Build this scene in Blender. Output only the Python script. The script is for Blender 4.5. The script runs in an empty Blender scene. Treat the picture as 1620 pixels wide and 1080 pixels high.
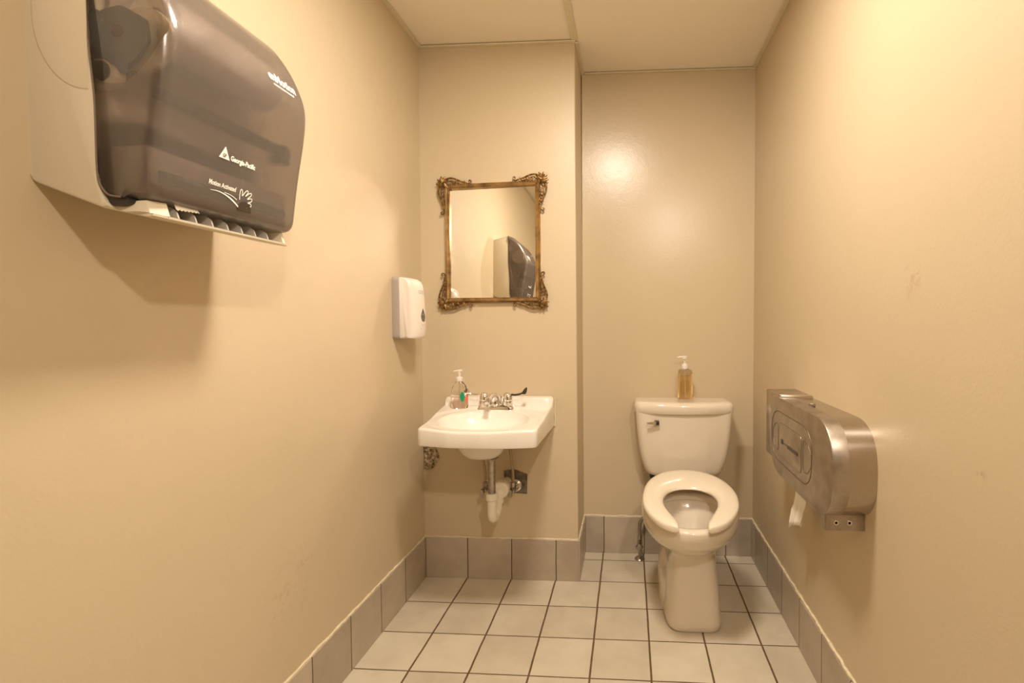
import bpy, bmesh, math, random
from mathutils import Vector, Matrix
random.seed(4)
S = bpy.context.scene
C = S.collection
PI = math.pi

# ---------------------------------------------------------------- camera
XL, XR, XB, YL, YR, H = -.9379, .6159, -.2313, 2.1987, 2.4861, 2.4009
YN = -1.35
F_PX, CX, CY = 783.4082, 945.7717, 534.2869
yaw, pitch, roll = .0622, -.031, -.0027
cd = bpy.data.cameras.new('camera'); cam = bpy.data.objects.new('camera', cd); C.objects.link(cam)
fw = Vector((-math.sin(yaw)*math.cos(pitch), math.cos(yaw)*math.cos(pitch), math.sin(pitch)))
rr = Vector((math.cos(yaw), math.sin(yaw), 0)); uu = rr.cross(fw)
r2 = math.cos(roll)*rr + math.sin(roll)*uu
u2 = -math.sin(roll)*rr + math.cos(roll)*uu
M = Matrix((r2, u2, -fw)).transposed().to_4x4(); M.translation = Vector((0, 0, 1.1686))
cam.matrix_world = M
cd.sensor_fit = 'HORIZONTAL'; cd.sensor_width = 36
cd.lens = F_PX/1620*36
cd.shift_x = (810-CX)/1620; cd.shift_y = (CY-540)/1620
cd.clip_start = .02
S.camera = cam

# ---------------------------------------------------------------- world, lights, exposure
w = bpy.data.worlds.new('world'); S.world = w; w.use_nodes = True
w.node_tree.nodes['Background'].inputs[0].default_value = (1, .8, .6, 1)
w.node_tree.nodes['Background'].inputs[1].default_value = .0
S.view_settings.view_transform = 'Standard'; S.view_settings.look = 'None'
S.view_settings.gamma = 1; S.view_settings.use_curve_mapping = False
S.view_settings.exposure = .59
S.cycles.sample_clamp_indirect = 0; S.cycles.blur_glossy = 0

def area(name, loc, aim, size, power, col):
    l = bpy.data.lights.new(name, 'AREA'); l.shape = 'DISK'; l.size = size; l.energy = power; l.color = col
    o = bpy.data.objects.new(name, l); C.objects.link(o); o.location = loc
    o.rotation_euler = (Vector(aim)-Vector(loc)).to_track_quat('-Z', 'Y').to_euler()
    return o
WARM = (1, .872, .735)
area('ceiling_light', (-.10, 1.14, 2.37), (-.10, 1.14, 0), .28, 20.5, WARM)
area('entry_light', (.42, -.32, 2.2), (-.1, .6, .6), .09, 11.5, WARM)

# ---------------------------------------------------------------- node helpers
def lin(r, g, b):
    f = lambda c: (c/255/12.92) if c/255 <= .04045 else ((c/255+.055)/1.055)**2.4
    return (f(r), f(g), f(b), 1)
class NT:
    def __init__(s, name):
        s.m = bpy.data.materials.new(name); s.m.use_nodes = True; s.t = s.m.node_tree
        s.b = s.t.nodes['Principled BSDF']; s.out = s.t.nodes['Material Output']
    def n(s, typ, **kw):
        x = s.t.nodes.new(typ)
        for k, v in kw.items(): setattr(x, k, v)
        return x
    def l(s, a, b): s.t.links.new(a, b)
    def set(s, **kw):
        names = dict(base='Base Color', rough='Roughness', metal='Metallic', trans='Transmission Weight', ior='IOR', coat='Coat Weight', coatr='Coat Roughness', sss='Subsurface Weight', aniso='Anisotropic', spec='Specular IOR Level')
        for k, v in kw.items(): s.b.inputs[names[k]].default_value = v
        return s
    def math(s, op, a, b=None, clamp=False):
        x = s.n('ShaderNodeMath', operation=op); x.use_clamp = clamp
        for i, v in enumerate((a, b)):
            if v is None: continue
            if isinstance(v, (int, float)): x.inputs[i].default_value = v
            else: s.l(v, x.inputs[i])
        return x.outputs[0]
    def pos(s):
        g = s.n('ShaderNodeNewGeometry'); sp = s.n('ShaderNodeSeparateXYZ'); s.l(g.outputs['Position'], sp.inputs[0])
        return g.outputs['Position'], sp.outputs[0], sp.outputs[1], sp.outputs[2]
    def noise(s, vec, scale, detail=3, rough=.5):
        x = s.n('ShaderNodeTexNoise'); x.inputs['Scale'].default_value = scale; x.inputs['Detail'].default_value = detail
        x.inputs['Roughness'].default_value = rough
        if vec: s.l(vec, x.inputs['Vector'])
        return x.outputs['Fac']
    def ramp(s, fac, stops):
        x = s.n('ShaderNodeValToRGB'); e = x.color_ramp.elements
        while len(e) < len(stops): e.new(.5)
        for i, (p, c) in enumerate(stops): e[i].position = p; e[i].color = c
        s.l(fac, x.inputs[0]); return x.outputs[0]
    def mix(s, fac, a, b, mode='MIX'):
        x = s.n('ShaderNodeMix', data_type='RGBA', blend_type=mode)
        if isinstance(fac, (int, float)): x.inputs[0].default_value = fac
        else: s.l(fac, x.inputs[0])
        for i, v in ((6, a), (7, b)):
            if isinstance(v, tuple): x.inputs[i].default_value = v
            else: s.l(v, x.inputs[i])
        return x.outputs[2]
    def bump(s, h, strength, dist=.001):
        x = s.n('ShaderNodeBump'); x.inputs['Strength'].default_value = strength; x.inputs['Distance'].default_value = dist
        s.l(h, x.inputs['Height']); s.l(x.outputs[0], s.b.inputs['Normal'])
def simple(name, col, rough=.4, metal=0, var=0, vs=20, **kw):
    m = NT(name).set(base=col, rough=rough, metal=metal, **kw)
    p, _, _, _ = m.pos()
    if var:
        f = m.noise(p, vs, 4)
        d = tuple(c*(1-var) for c in col[:3])+(1,)
        m.l(m.ramp(f, [(.3, d), (.7, col)]), m.b.inputs['Base Color'])
    return m.m

# paint
def paint(name, col, rough, stains=()):
    m = NT(name).set(base=col, rough=rough, spec=.5)
    p, x, y, z = m.pos()
    f = m.noise(p, 1.6, 3)
    c = m.ramp(f, [(.3, tuple(v*.97 for v in col[:3])+(1,)), (.7, col)])
    for (sx, sy, sz, rad, amt) in stains:
        v = m.n('ShaderNodeVectorMath', operation='DISTANCE'); v.inputs[1].default_value = (sx, sy, sz); m.l(p, v.inputs[0])
        k = m.math('SUBTRACT', 1, m.math('DIVIDE', v.outputs['Value'], rad), True)
        nn = m.math('GREATER_THAN', m.noise(p, 38, 5, .7), .56)
        k = m.math('MULTIPLY', m.math('MULTIPLY', k, nn), amt)
        c = m.mix(k, c, (.33, .18, .08, 1))
    m.l(c, m.b.inputs['Base Color'])
    h = m.math('ADD', m.noise(p, 150, 3), m.math('MULTIPLY', m.noise(p, 28, 2), 1.2))
    m.bump(h, .25, .0012)
    return m.m
WALLC = (.582, .477, .322, 1)
M_wall = paint('wall_paint', WALLC, .42)
M_wallL = paint('wall_paint_left', WALLC, .45, [(XL, 1.28, .42, .11, .35), (XL, 1.36, .5, .05, .5), (XL, .60, 1.32, .02, .5)])
M_wallR = paint('wall_paint_right', WALLC, .42, [(XR, 1.12, 1.26, .06, .28), (XR, .9, .9, .02, .4)])
M_wallB = paint('wall_paint_recess', WALLC, .27)
M_ceil = paint('ceiling_paint', (.88, .82, .70, 1), .6)
M_trim = simple('trim_paint', (.72, .65, .47, 1), .4, var=.1, vs=30)
M_caulk = simple('caulk', (.76, .66, .46, 1), .5, var=.18, vs=60)

# floor tile
GX, GY, TS = -.1291, 2.4001, .2032
def tiles(name, c1, c2, grout, axes, offs, ts, wid, rough):
    m = NT(name).set(rough=rough)
    p, x, y, z = m.pos(); co = (x, y, z)
    wob = m.math('MULTIPLY', m.math('SUBTRACT', m.noise(p, 9, 4), .5), .004)
    g = None; idx = []
    for a, o, wd in zip(axes, offs, wid):
        u = m.math('DIVIDE', m.math('SUBTRACT', m.math('ADD', co[a], wob), o), ts)
        fr = m.math('FRACT', m.math('ADD', u, 50.5))
        d = m.math('ABSOLUTE', m.math('SUBTRACT', fr, .5))       # 0 on the joint
        k = m.math('SUBTRACT', 1, m.math('DIVIDE', d, wd/ts), True)
        k = m.math('MULTIPLY', k, 3.0, True)
        g = k if g is None else m.math('MAXIMUM', g, k)
        idx.append(m.math('FLOOR', m.math('ADD', u, 50)))
    cv = m.n('ShaderNodeCombineXYZ')
    for i, v in enumerate(idx): m.l(v, cv.inputs[i])
    wn = m.n('ShaderNodeTexWhiteNoise', noise_dimensions='3D'); m.l(cv.outputs[0], wn.inputs[0])
    f = m.math('ADD', m.math('MULTIPLY', m.noise(p, 7, 5, .6), .75), m.math('MULTIPLY', wn.outputs['Value'], .25))
    tc = m.ramp(f, [(.3, c1), (.68, c2)])
    gr = m.ramp(m.noise(p, 40, 3), [(.3, tuple(v*.6 for v in grout[:3])+(1,)), (.7, grout)])
    m.l(m.mix(g, tc, gr), m.b.inputs['Base Color'])
    m.l(m.math('ADD', m.math('MULTIPLY', g, .4), rough), m.b.inputs['Roughness'])
    m.bump(m.math('SUBTRACT', m.math('MULTIPLY', m.noise(p, 60, 2), .06), g), .6, .0015)
    return m.m
M_floor = tiles('floor_tile', (.50, .435, .33, 1), (.63, .565, .44, 1), (.15, .088, .04, 1), (0, 1), (GX, GY), TS, (.0040, .0030), .38)
BT1, BT2, BG = (.37, .305, .235, 1), (.51, .43, .335, 1), (.10, .075, .05, 1)
M_baseX = tiles('baseboard_tile_across', BT1, BT2, BG, (0,), (GX+.004,), TS, (.0025,), .33)
M_baseY = tiles('baseboard_tile_along', BT1, BT2, BG, (1,), (GY-.012,), TS, (.0025,), .33)

M_sink = simple('white_porcelain', (.80, .755, .68, 1), .12, coat=.5, coatr=.05)
M_toilet = simple('bone_porcelain', (.70, .62, .50, 1), .12, coat=.5, coatr=.05)
M_seat = simple('cream_seat_plastic', (.76, .68, .54, 1), .2, coat=.2)
M_chrome = simple('chrome', (.82, .80, .78, 1), .08, 1)
M_chromed = simple('worn_chrome', (.50, .46, .41, 1), .25, 1, var=.3, vs=60)
M_darkm = simple('dark_handle', (.03, .025, .02, 1), .3)
M_pvc = simple('white_pvc', (.80, .73, .60, 1), .35)
M_hose = simple('supply_tube', (.42, .32, .20, 1), .45, .3)
M_braid = simple('braided_hose', (.42, .36, .28, 1), .4, .7, var=.5, vs=300)
M_beige = simple('beige_plastic', (.72, .65, .51, 1), .4)
M_grey = simple('grey_plastic', (.40, .36, .32, 1), .45)
M_white = simple('white_plastic', (.74, .68, .60, 1), .28)
M_dark = simple('black_plastic', (.02, .017, .015, 1), .35)
M_inner = simple('inner_brown_plastic', (.20, .155, .115, 1), .5)
M_bluegrey = simple('blue_grey_plastic', (.10, .12, .15, 1), .35)
M_paper = simple('paper', (.86, .82, .74, 1), .8)
M_ink = simple('white_ink', (.9, .86, .78, 1), .5)
M_greyink = simple('grey_ink', (.45, .42, .38, 1), .5)
M_green = simple('green_label', (.0, .25, .10, 1), .35)
M_red = simple('red_label', (.8, .12, .08, 1), .35)
M_lead = simple('bare_metal_sheet', (.25, .21, .17, 1), .45, .6, var=.6, vs=40)
M_hole = NT('broken_plaster'); 
_p, _, _, _ = M_hole.pos()
M_hole.l(M_hole.ramp(M_hole.noise(_p, 75, 6, .7), [(.38, (.07, .045, .02, 1)), (.5, (.35, .25, .14, 1)), (.62, (.62, .55, .42, 1))]), M_hole.b.inputs[0])
M_hole.bump(M_hole.noise(_p, 60, 5), 1, .006); M_hole = M_hole.m

def mk_steel():
    m = NT('brushed_steel').set(metal=1, rough=.3, aniso=.4)
    p, x, y, z = m.pos()
    mp = m.n('ShaderNodeMapping'); mp.inputs['Scale'].default_value = (30, 3, 3); m.l(p, mp.inputs[0])
    f = m.noise(mp.outputs[0], 22, 4)
    m.l(m.ramp(f, [(.3, (.47, .42, .36, 1)), (.7, (.53, .48, .42, 1))]), m.b.inputs[0])
    m.l(m.math('ADD', m.math('MULTIPLY', m.noise(p, 14, 4), .14), .17), m.b.inputs['Roughness'])
    m.bump(f, .015, .0003)
    return m.m
M_steel = mk_steel()
def mk_steelf():
    m = NT('scuffed_steel').set(metal=1, rough=.42)
    p, x, y, z = m.pos()
    f = m.noise(p, 16, 5, .65)
    m.l(m.ramp(f, [(.3, (.34, .29, .24, 1)), (.7, (.52, .46, .39, 1))]), m.b.inputs[0])
    m.l(m.math('ADD', m.math('MULTIPLY', f, .2), .32), m.b.inputs['Roughness'])
    return m.m
M_steelf = mk_steelf()
def mk_brass():
    m = NT('antique_brass').set(metal=.9, rough=.33)
    p, x, y, z = m.pos()
    m.l(m.ramp(m.noise(p, 30, 4), [(.3, (.22, .14, .06, 1)), (.7, (.56, .38, .17, 1))]), m.b.inputs[0])
    return m.m
M_brass = mk_brass()
M_brassd = NT('tarnished_brass').set(metal=.8, rough=.45)
_p, _, _, _ = M_brassd.pos()
M_brassd.l(M_brassd.ramp(M_brassd.noise(_p, 90, 4), [(.35, (.10, .05, .018, 1)), (.7, (.45, .27, .10, 1))]), M_brassd.b.inputs[0]); M_brassd = M_brassd.m
M_mirror = simple('mirror_glass', (.93, .93, .88, 1), 0, 1)
def glassy(name, col, rough=0, ior=1.3, **kw):
    return NT(name).set(base=col, rough=rough, trans=1, ior=ior, **kw).m
M_clear = glassy('clear_plastic', (.96, .95, .93, 1), .02, 1.25)
M_amber = glassy('amber_soap', (.98, .83, .50, 1), .02, 1.33)
M_pink = glassy('pink_soap', (1, .88, .83, 1), .05, 1.2)
def mk_smoke():
    # smoked plastic: moulded clear side window, frosted everywhere else
    m = NT('smoked_cover').set(base=(.17, .145, .125, 1), ior=1.45, coat=.0)
    p, x, y, z = m.pos()
    dx = m.math('DIVIDE', m.math('SUBTRACT', x, XL+.146), .092)
    dz = m.math('DIVIDE', m.math('SUBTRACT', z, 1.70), .160)
    r = m.math('ADD', m.math('MULTIPLY', dx, dx), m.math('MULTIPLY', dz, dz))
    side = m.math('MULTIPLY', m.math('LESS_THAN', r, 1), m.math('LESS_THAN', y, .7405))
    fr = m.math('SUBTRACT', 1, side)
    m.l(m.math('ADD', m.math('MULTIPLY', fr, .17), .01), m.b.inputs['Roughness'])
    m.l(m.math('SUBTRACT', .98, m.math('MULTIPLY', fr, .12)), m.b.inputs['Transmission Weight'])
    m.l(m.mix(fr, (.70, .68, .66, 1), (.53, .475, .43, 1)), m.b.inputs[0])
    m.bump(m.math('MULTIPLY', m.noise(p, 500, 2), fr), .25, .0008)
    return m.m
M_smoke = mk_smoke()

# ---------------------------------------------------------------- mesh helpers
def obj(name, bm, mat, parent=None, smooth=True, ang=40, mods=None, recalc=True):
    if recalc: bmesh.ops.recalc_face_normals(bm, faces=bm.faces)
    me = bpy.data.meshes.new(name); bm.to_mesh(me); bm.free()
    if mat: me.materials.append(mat)
    if smooth:
        me.polygons.foreach_set('use_smooth', [True]*len(me.polygons))
        me.set_sharp_from_angle(angle=math.radians(ang))
    o = bpy.data.objects.new(name, me); C.objects.link(o)
    if parent is not None:
        o.parent = parent
        o.matrix_parent_inverse = Matrix.Identity(4)
        me.transform(Matrix.Translation(-world_loc(parent)))
    return o
def world_loc(o):
    v = Vector(o.location)
    while o.parent: o = o.parent; v += o.location
    return v
def thing(name, label, cat, loc, group=None):
    o = bpy.data.objects.new(name, None); o.empty_display_size = .05; C.objects.link(o); o.location = loc
    o['label'] = label; o['category'] = cat
    if group: o['group'] = group
    return o
def tag(o, label, cat, group=None):
    o['label'] = label; o['category'] = cat
    if group: o['group'] = group
    return o
def struct(o): o['kind'] = 'structure'; return o
def B(): return bmesh.new()
def add_box(bm, a, b, bev=0, seg=2):
    t = bmesh.new()
    bmesh.ops.create_cube(t, size=1)
    for v in t.verts: v.co = Vector([a[i]+(v.co[i]+.5)*(b[i]-a[i]) for i in range(3)])
    if bev: bmesh.ops.bevel(t, geom=list(t.edges)[:], offset=bev, segments=seg, affect='EDGES', profile=.5)
    join(bm, t)
def join(bm, t):
    me = bpy.data.meshes.new('tmp'); t.to_mesh(me); t.free(); bm.from_mesh(me); bpy.data.meshes.remove(me)
def loft(bm, rings, cap0=True, cap1=True, closed=True):
    vs = [[bm.verts.new(p) for p in r] for r in rings]
    n = len(rings[0])
    for i in range(len(vs)-1):
        for j in range(n if closed else n-1):
            k = (j+1) % n
            bm.faces.new((vs[i][j], vs[i][k], vs[i+1][k], vs[i+1][j]))
    if cap0: bm.faces.new(vs[0])
    if cap1: bm.faces.new(vs[-1][::-1])
    return vs
def catmull(pts, per=6, closed=False):
    P = [Vector(p) for p in pts]; n = len(P); out = []
    for i in range(n if closed else n-1):
        if closed: a, b, c, d = P[(i-1) % n], P[i], P[(i+1) % n], P[(i+2) % n]
        else: a, b, c, d = P[max(i-1, 0)], P[i], P[i+1], P[min(i+2, n-1)]
        for k in range(per):
            t = k/per
            out.append(.5*((2*b)+(c-a)*t+(2*a-5*b+4*c-d)*t*t+(3*b-a-3*c+d)*t**3))
    if not closed: out.append(P[-1])
    return out
def tube(bm, path, rad, seg=10, closed=False, flat=1, smooth=0):
    P = [Vector(p) for p in path]
    if smooth: P = catmull(P, smooth, closed)
    n = len(P); R = rad if callable(rad) else (lambda t: rad)
    rings = []; prev = None
    for i in range(n):
        if closed: tg = P[(i+1) % n]-P[i-1]
        else: tg = P[min(i+1, n-1)]-P[max(i-1, 0)]
        tg.normalize()
        if prev is None:
            up = Vector((0, 0, 1)) if abs(tg.z) < .9 else Vector((0, 1, 0))
            nn = (up-tg*up.dot(tg)).normalized()
        else: nn = (prev-tg*prev.dot(tg)).normalized()
        prev = nn; bb = tg.cross(nn); r = R(i/(n-1))
        rings.append([P[i]+nn*(r*math.cos(2*PI*k/seg))+bb*(r*flat*math.sin(2*PI*k/seg)) for k in range(seg)])
    if closed: rings.append(rings[0]); 
    loft(bm, rings, not closed, not closed)
    if closed: bmesh.ops.remove_doubles(bm, verts=bm.verts, dist=1e-6)
def lathe(bm, prof, o=(0, 0, 0), axis='Z', seg=28, sx=1, sy=1):
    o = Vector(o); rings = []
    for r, h in prof:
        r = max(r, 1e-5); ring = []
        for k in range(seg):
            a = 2*PI*k/seg; u, v = r*math.cos(a)*sx, r*math.sin(a)*sy
            p = {'Z': (u, v, h), 'Y': (u, h, v), 'X': (h, u, v)}[axis]
            ring.append(o+Vector(p))
        rings.append(ring)
    loft(bm, rings)
def rpoly(pts, radii, n=6):
    out = []; m = len(pts)
    for i in range(m):
        p = Vector(pts[i]); a = Vector(pts[i-1]); b = Vector(pts[(i+1) % m]); r = radii[i] if isinstance(radii, (list, tuple)) else radii
        if r <= 0: out.append(p); continue
        da, db = (a-p).normalized(), (b-p).normalized()
        half = math.acos(max(-1, min(1, da.dot(db))))/2
        d = min(r/math.tan(half), (a-p).length*.49, (b-p).length*.49)
        s, e = p+da*d, p+db*d
        for k in range(n+1):
            t = k/n
            out.append((1-t)**2*s+2*t*(1-t)*p+t*t*e)
    return out
def smooth01(t): t = max(0, min(1, t)); return t*t*(3-2*t)

# ---------------------------------------------------------------- room shell
def slab(name, a, b, mat):
    bm = B(); add_box(bm, a, b); return struct(obj(name, bm, mat, smooth=False))
slab('floor', (XL-.1, YN-.1, -.08), (XR+.1, YR+.1, 0), M_floor)
slab('ceiling', (XL-.1, YN-.1, H+.001), (XR+.1, YR+.1, H+.08), M_ceil)
slab('wall_left', (XL-.1, YN-.1, 0), (XL, YL, H+.001), M_wallL)
slab('wall_right', (XR, YN-.1, 0), (XR+.1, YR, H+.001), M_wallR)
slab('wall_back', (XB, YR, 0), (XR+.1, YR+.1, H+.001), M_wallB)
# the sink wall stands proud of the recess, its free corner slightly rounded
bm = B()
pl = [(XL-.1, YL, 0), (XB, YL, 0), (XB, YR+.1, 0), (XL-.1, YR+.1, 0)]
pts = rpoly([p[:2] for p in pl], [0, .006, 0, 0], 4)
def lean(z): return -.008*(z/H)+.004
loft(bm, [[Vector((p[0]+(lean(z) if p[0] > -.5 else 0), p[1], z)) for p in pts] for z in (0, H+.001)])
struct(obj('wall_back_left', bm, M_wall, ang=60))
slab('wall_front', (XL, YN-.1, 0), (XR, YN, H+.001), M_wall)
slab('added_dark_door', (XL+.25, YN, 0), (XR-.25, YN+.04, 2.03), simple('added_door_wood', (.16, .09, .045, 1), .45, var=.4, vs=6))  # dark door added behind the camera, out of view, to cut bounced light

# skirting of grey tiles, with caulk along its top edge
BH, BD = .187, .008
def base(name, a, b, mat):
    bm = B(); add_box(bm, a, b, .0015, 1); struct(obj(name, bm, mat, smooth=False))
base('baseboard_left', (XL, YN, 0), (XL+BD, YL, BH), M_baseY)
base('baseboard_right', (XR-BD, YN, 0), (XR, YR, BH-.005), M_baseY)
base('baseboard_back_left', (XL+BD, YL-BD, 0), (XB+.004, YL, BH), M_baseX)
base('baseboard_recess_side', (XB+.004, YL-BD, 0), (XB+.012, YR-BD, BH), M_baseY)
base('baseboard_back', (XB+.012, YR-BD, 0), (XR-BD, YR, BH), M_baseX)
tn = [0]
def caulk(p, q, off, r=.005):
    tn[0] += 1; bm = B(); n = int((Vector(q)-Vector(p)).length/.02)+2
    path = [Vector(p).lerp(Vector(q), i/n)+Vector(off)*random.uniform(.2, .9)+Vector((0, 0, random.uniform(-.0015, .0015))) for i in range(n+1)]
    rs = [r*random.uniform(.7, 1.25) for _ in range(400)]
    tube(bm, path, lambda t: rs[int(t*n)], 6)
    struct(obj('trim_%d' % tn[0], bm, M_caulk, recalc=True))
caulk((XL, .3, BH+.002), (XL, YL, BH+.002), (.004, 0, 0))
caulk((XL, YL, BH+.002), (XB, YL, BH+.002), (0, -.004, 0), .0042)
caulk((XB+.003, YL, BH+.002), (XB+.003, YR, BH+.002), (.003, 0, 0), .004)
caulk((XB, YR, BH+.002), (XR, YR, BH+.002), (0, -.004, 0), .004)
caulk((XR, .3, BH), (XR, YR, BH), (-.005, 0, 0), .0055)
# ceiling angle trim, a small gap above it, and the panel joint strip
def ctrim(a, b):
    tn[0] += 1; bm = B(); add_box(bm, a, b, .001, 1); struct(obj('trim_%d' % tn[0], bm, M_trim, smooth=False))
g = .0022
ctrim((XL, YN, H-.004-g), (XL+.018, YL-.018, H-g)); ctrim((XL, YL-.016, H-.006-g), (XB+.0, YL, H-g))
ctrim((XR-.018, YN, H-.004-g), (XR, YR-.018, H-g)); ctrim((XB+.016, YR-.016, H-.005-g), (XR, YR, H-g))
ctrim((XB-.004, YL, H-.006-g), (XB+.012, YR, H-g))
ctrim((XB-.018, YN, H-.003-.001), (XB+.010, YL-.016, H-.001))

# ---------------------------------------------------------------- mirror
MY = YL-.016
T = thing('wall_mirror', 'small rectangular mirror in antique brass frame hanging above the white sink', 'mirror', (-.604, YL, 1.53))
mt = math.radians(0)
x0, x1, z0, z1 = -.800, -.409, 1.279, 1.772
def mp(u, v, y=MY):   # slightly out of true: top edge climbs to the right
    return Vector((x0+(x1-x0)*u, y, z0+(z1-z0)*v+.010*(u-.5)*(1 if v > .5 else .2)))
bm = B()
loft(bm, [[mp(-.01, -.01, YL-.0145), mp(1.01, -.01, YL-.0190), mp(1.01, 1.01, YL-.0090), mp(-.01, 1.01, YL-.0045)], [mp(-.01, -.01, YL-.003), mp(1.01, -.01, YL-.003), mp(1.01, 1.01, YL-.003), mp(-.01, 1.01, YL-.003)]])
obj('mirror_glass', bm, M_mirror, T, smooth=False)
def bar(a, b, sec):
    a, b = Vector(a), Vector(b); t = (b-a).normalized(); out = Vector((0, -1, 0)); side = t.cross(out)
    bm = B(); loft(bm, [[p+side*s+out*o for s, o in sec] for p in (a, b)]); return bm
sec = [(-.0125, 0), (-.0125, .0195), (-.010, .023), (-.007, .020), (-.003, .021), (.002, .025), (.006, .022), (.008, .015), (.0105, .016), (.0115, .010), (.0115, 0)]
e = .010/(x1-x0); f = .010/(z1-z0)
cs = [mp(-e, -f, YL-.001), mp(1+e, -f, YL-.001), mp(1+e, 1+f, YL-.001), mp(-e, 1+f, YL-.001)]
bm = B()
cen = sum(cs, Vector())/4
rings = []
for i in range(5):
    c = cs[i % 4]; d = Vector((math.copysign(1, c.x-cen.x), 0, math.copysign(1, c.z-cen.z)))
    rings.append([c+d*(s*.86-.0012)+Vector((0, -o, 0)) for s, o in sec])
loft(bm, rings, False, False, closed=False)
obj('frame', bm, M_brass, T, ang=30)
# pierced scroll ornaments at the corners
def ornament(cx, cz, sx, sz):
    bm = B(); Y = YL-.016
    def q(pts): return [Vector((cx+sx*(a if a < 0 else a*1.25), Y-(p[0] if p else 0), cz+sz*(b if b < 0 else b*1.25))) for a, b, *p in pts]
    def arm(sw, L):
        def g2(pts): return q([((b, a) if sw else (a, b)) for a, b in pts])
        tube(bm, g2([(.016, .010), (-.02, .022), (-.045, .020), (-.075, .010), (-.10, .004), (-L+.010, .001), (-L, .004), (-L-.003, .011), (-L+.004, .014), (-L+.007, .008)]), lambda t: .0045-.0018*t, 7, smooth=4)
        tube(bm, g2([(0, .004), (-.025, .013), (-.045, .010), (-.05, .004), (-.043, .001), (-.037, .005)]), .0028, 6, smooth=4)
        tube(bm, g2([(-.05, .012), (-.066, .004), (-.078, -.003), (-.09, -.005)]), .0032, 6, smooth=4)
        tube(bm, g2([(.004, -.006), (-.05, -.006), (-.10, -.006), (-L+.02, -.005)]), .0032, 6)
        for k in range(7):
            t = k/6; a, b = -.02-(L-.045)*t, .010*(1-t)+.001
            lathe(bm, [(0, -.004), (.0035, -.003), (.004, 0), (.0035, .003), (0, .004)], g2([(a, b)])[0], 'Y', 7)
        for a in (-.03, -.055, -.082):
            tube(bm, g2([(a, -.002), (a-.004, .008), (a-.012, .013)]), lambda t: .0026*(1-.6*t), 6)
    arm(False, .118); arm(True, .128)
    c0 = q([(.004, .004)])[0]
    lathe(bm, [(0, -.012), (.004, -.011), (.006, -.006), (.010, -.003), (.012, .004), (0, .006)], c0, 'Y', 12)
    for k in range(11):
        a = -.9+k*(PI/2+1.8)/10; L = .026 if k % 2 == 0 else .021
        p = [(.004+.004*math.cos(a), .004+.004*math.sin(a)), (.004+L*.6*math.cos(a), .004+L*.6*math.sin(a)), (.004+L*math.cos(a+.15), .004+L*math.sin(a+.15))]
        tube(bm, q([(x, y, .004 if i == 1 else 0) for i, (x, y) in enumerate(p)]), lambda t: .0062*(1-.6*t), 6)
    tube(bm, q([(-.022, -.022), (-.012, -.012, .004), (.0, .0, .004)]), lambda t: .004+.005*t, 7)
    obj('corner_ornament', bm, M_brassd, T, ang=50)
for (i, sx, sz) in ((0, -1, -1), (1, 1, -1), (2, 1, 1), (3, -1, 1)):
    ornament(cs[i].x+sx*.010, cs[i].z+sz*.008, sx, sz)

# ---------------------------------------------------------------- sink
T = thing('wall_sink', 'white porcelain wall mounted sink below the brass framed mirror', 'sink', (-.57, YL, .78))
SC = Vector((-.57, 1.915)); NS = 288
outl = rpoly([(-.822, 2.196), (-.781, 1.772), (-.66, 1.744), (-.53, 1.737), (-.42, 1.746), (-.333, 1.766), (-.332, 2.196)], [.02, .02, .1, .15, .1, .022, .02], 8)
def rayhit(a):
    d = Vector((math.cos(a), math.sin(a))); best = 0
    for i in range(len(outl)):
        p, q = outl[i-1]-SC, outl[i]-SC; e2 = q-p
        den = d.x*e2.y-d.y*e2.x
        if abs(den) < 1e-12: continue
        t = (p.x*e2.y-p.y*e2.x)/den; s = (p.x*d.y-p.y*d.x)/den
        if t > 0 and -1e-6 <= s <= 1+1e-6: best = max(best, t)
    return SC+d*best
angs = [2*PI*k/NS for k in range(NS)]
OUT = [rayhit(a) for a in angs]
ELL = [SC+Vector((.178*math.copysign(abs(math.cos(a))**.9, math.cos(a)), .135*math.copysign(abs(math.sin(a))**.9, math.sin(a)))) for a in angs]
def deck(x, y):
    z = .779+(y-1.76)*.074
    yy = 2.138
    z += .030*smooth01((y-yy)/.012)*smooth01((x+.835)/.03)*smooth01((-.322-x)/.025)
    rr_ = (((x-SC.x)/.2)**2+((y-SC.y)/.155)**2)**.5
    z -= .004*smooth01((1.25-rr_)/.2)
    return z
def inset(p, d): v = (SC-p); return p+v.normalized()*d
rings = []
def ring(fn): rings.append([fn(i) for i in range(NS)])
def botz(p): return .714-.006*smooth01((p.y-1.76)/.4)
ring(lambda i: Vector((*inset(OUT[i], .008), botz(OUT[i]))))
ring(lambda i: Vector((*inset(OUT[i], .002), botz(OUT[i])+.001)))
ring(lambda i: Vector((*OUT[i], botz(OUT[i])+.006)))
ring(lambda i: Vector((*OUT[i], deck(*inset(OUT[i], .01))-.010)))
ring(lambda i: Vector((*inset(OUT[i], .0015), deck(*inset(OUT[i], .01))-.0045)))
ring(lambda i: Vector((*inset(OUT[i], .005), deck(*inset(OUT[i], .01))-.001)))
for k in range(44):
    t = k/43
    def fn(i):
        p = inset(OUT[i], .009).lerp(ELL[i], t); return Vector((p.x, p.y, deck(p.x, p.y)-.003*smooth01((t-.9)/.1)))
    ring(fn)
for k in range(1, 17):
    s = 1-k/16*.93
    def fn(i):
        c = Vector((-.57, 1.935)); cc = SC.lerp(c, 1-s)
        p = cc+(ELL[i]-SC)*s
        return Vector((p.x, p.y, .782-.004-.096*(1-s**1.7)**.8 - .0*k+(deck(*ELL[i])-.785)*s*s))
    ring(fn)
bm = B(); loft(bm, rings, False, True)
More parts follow.
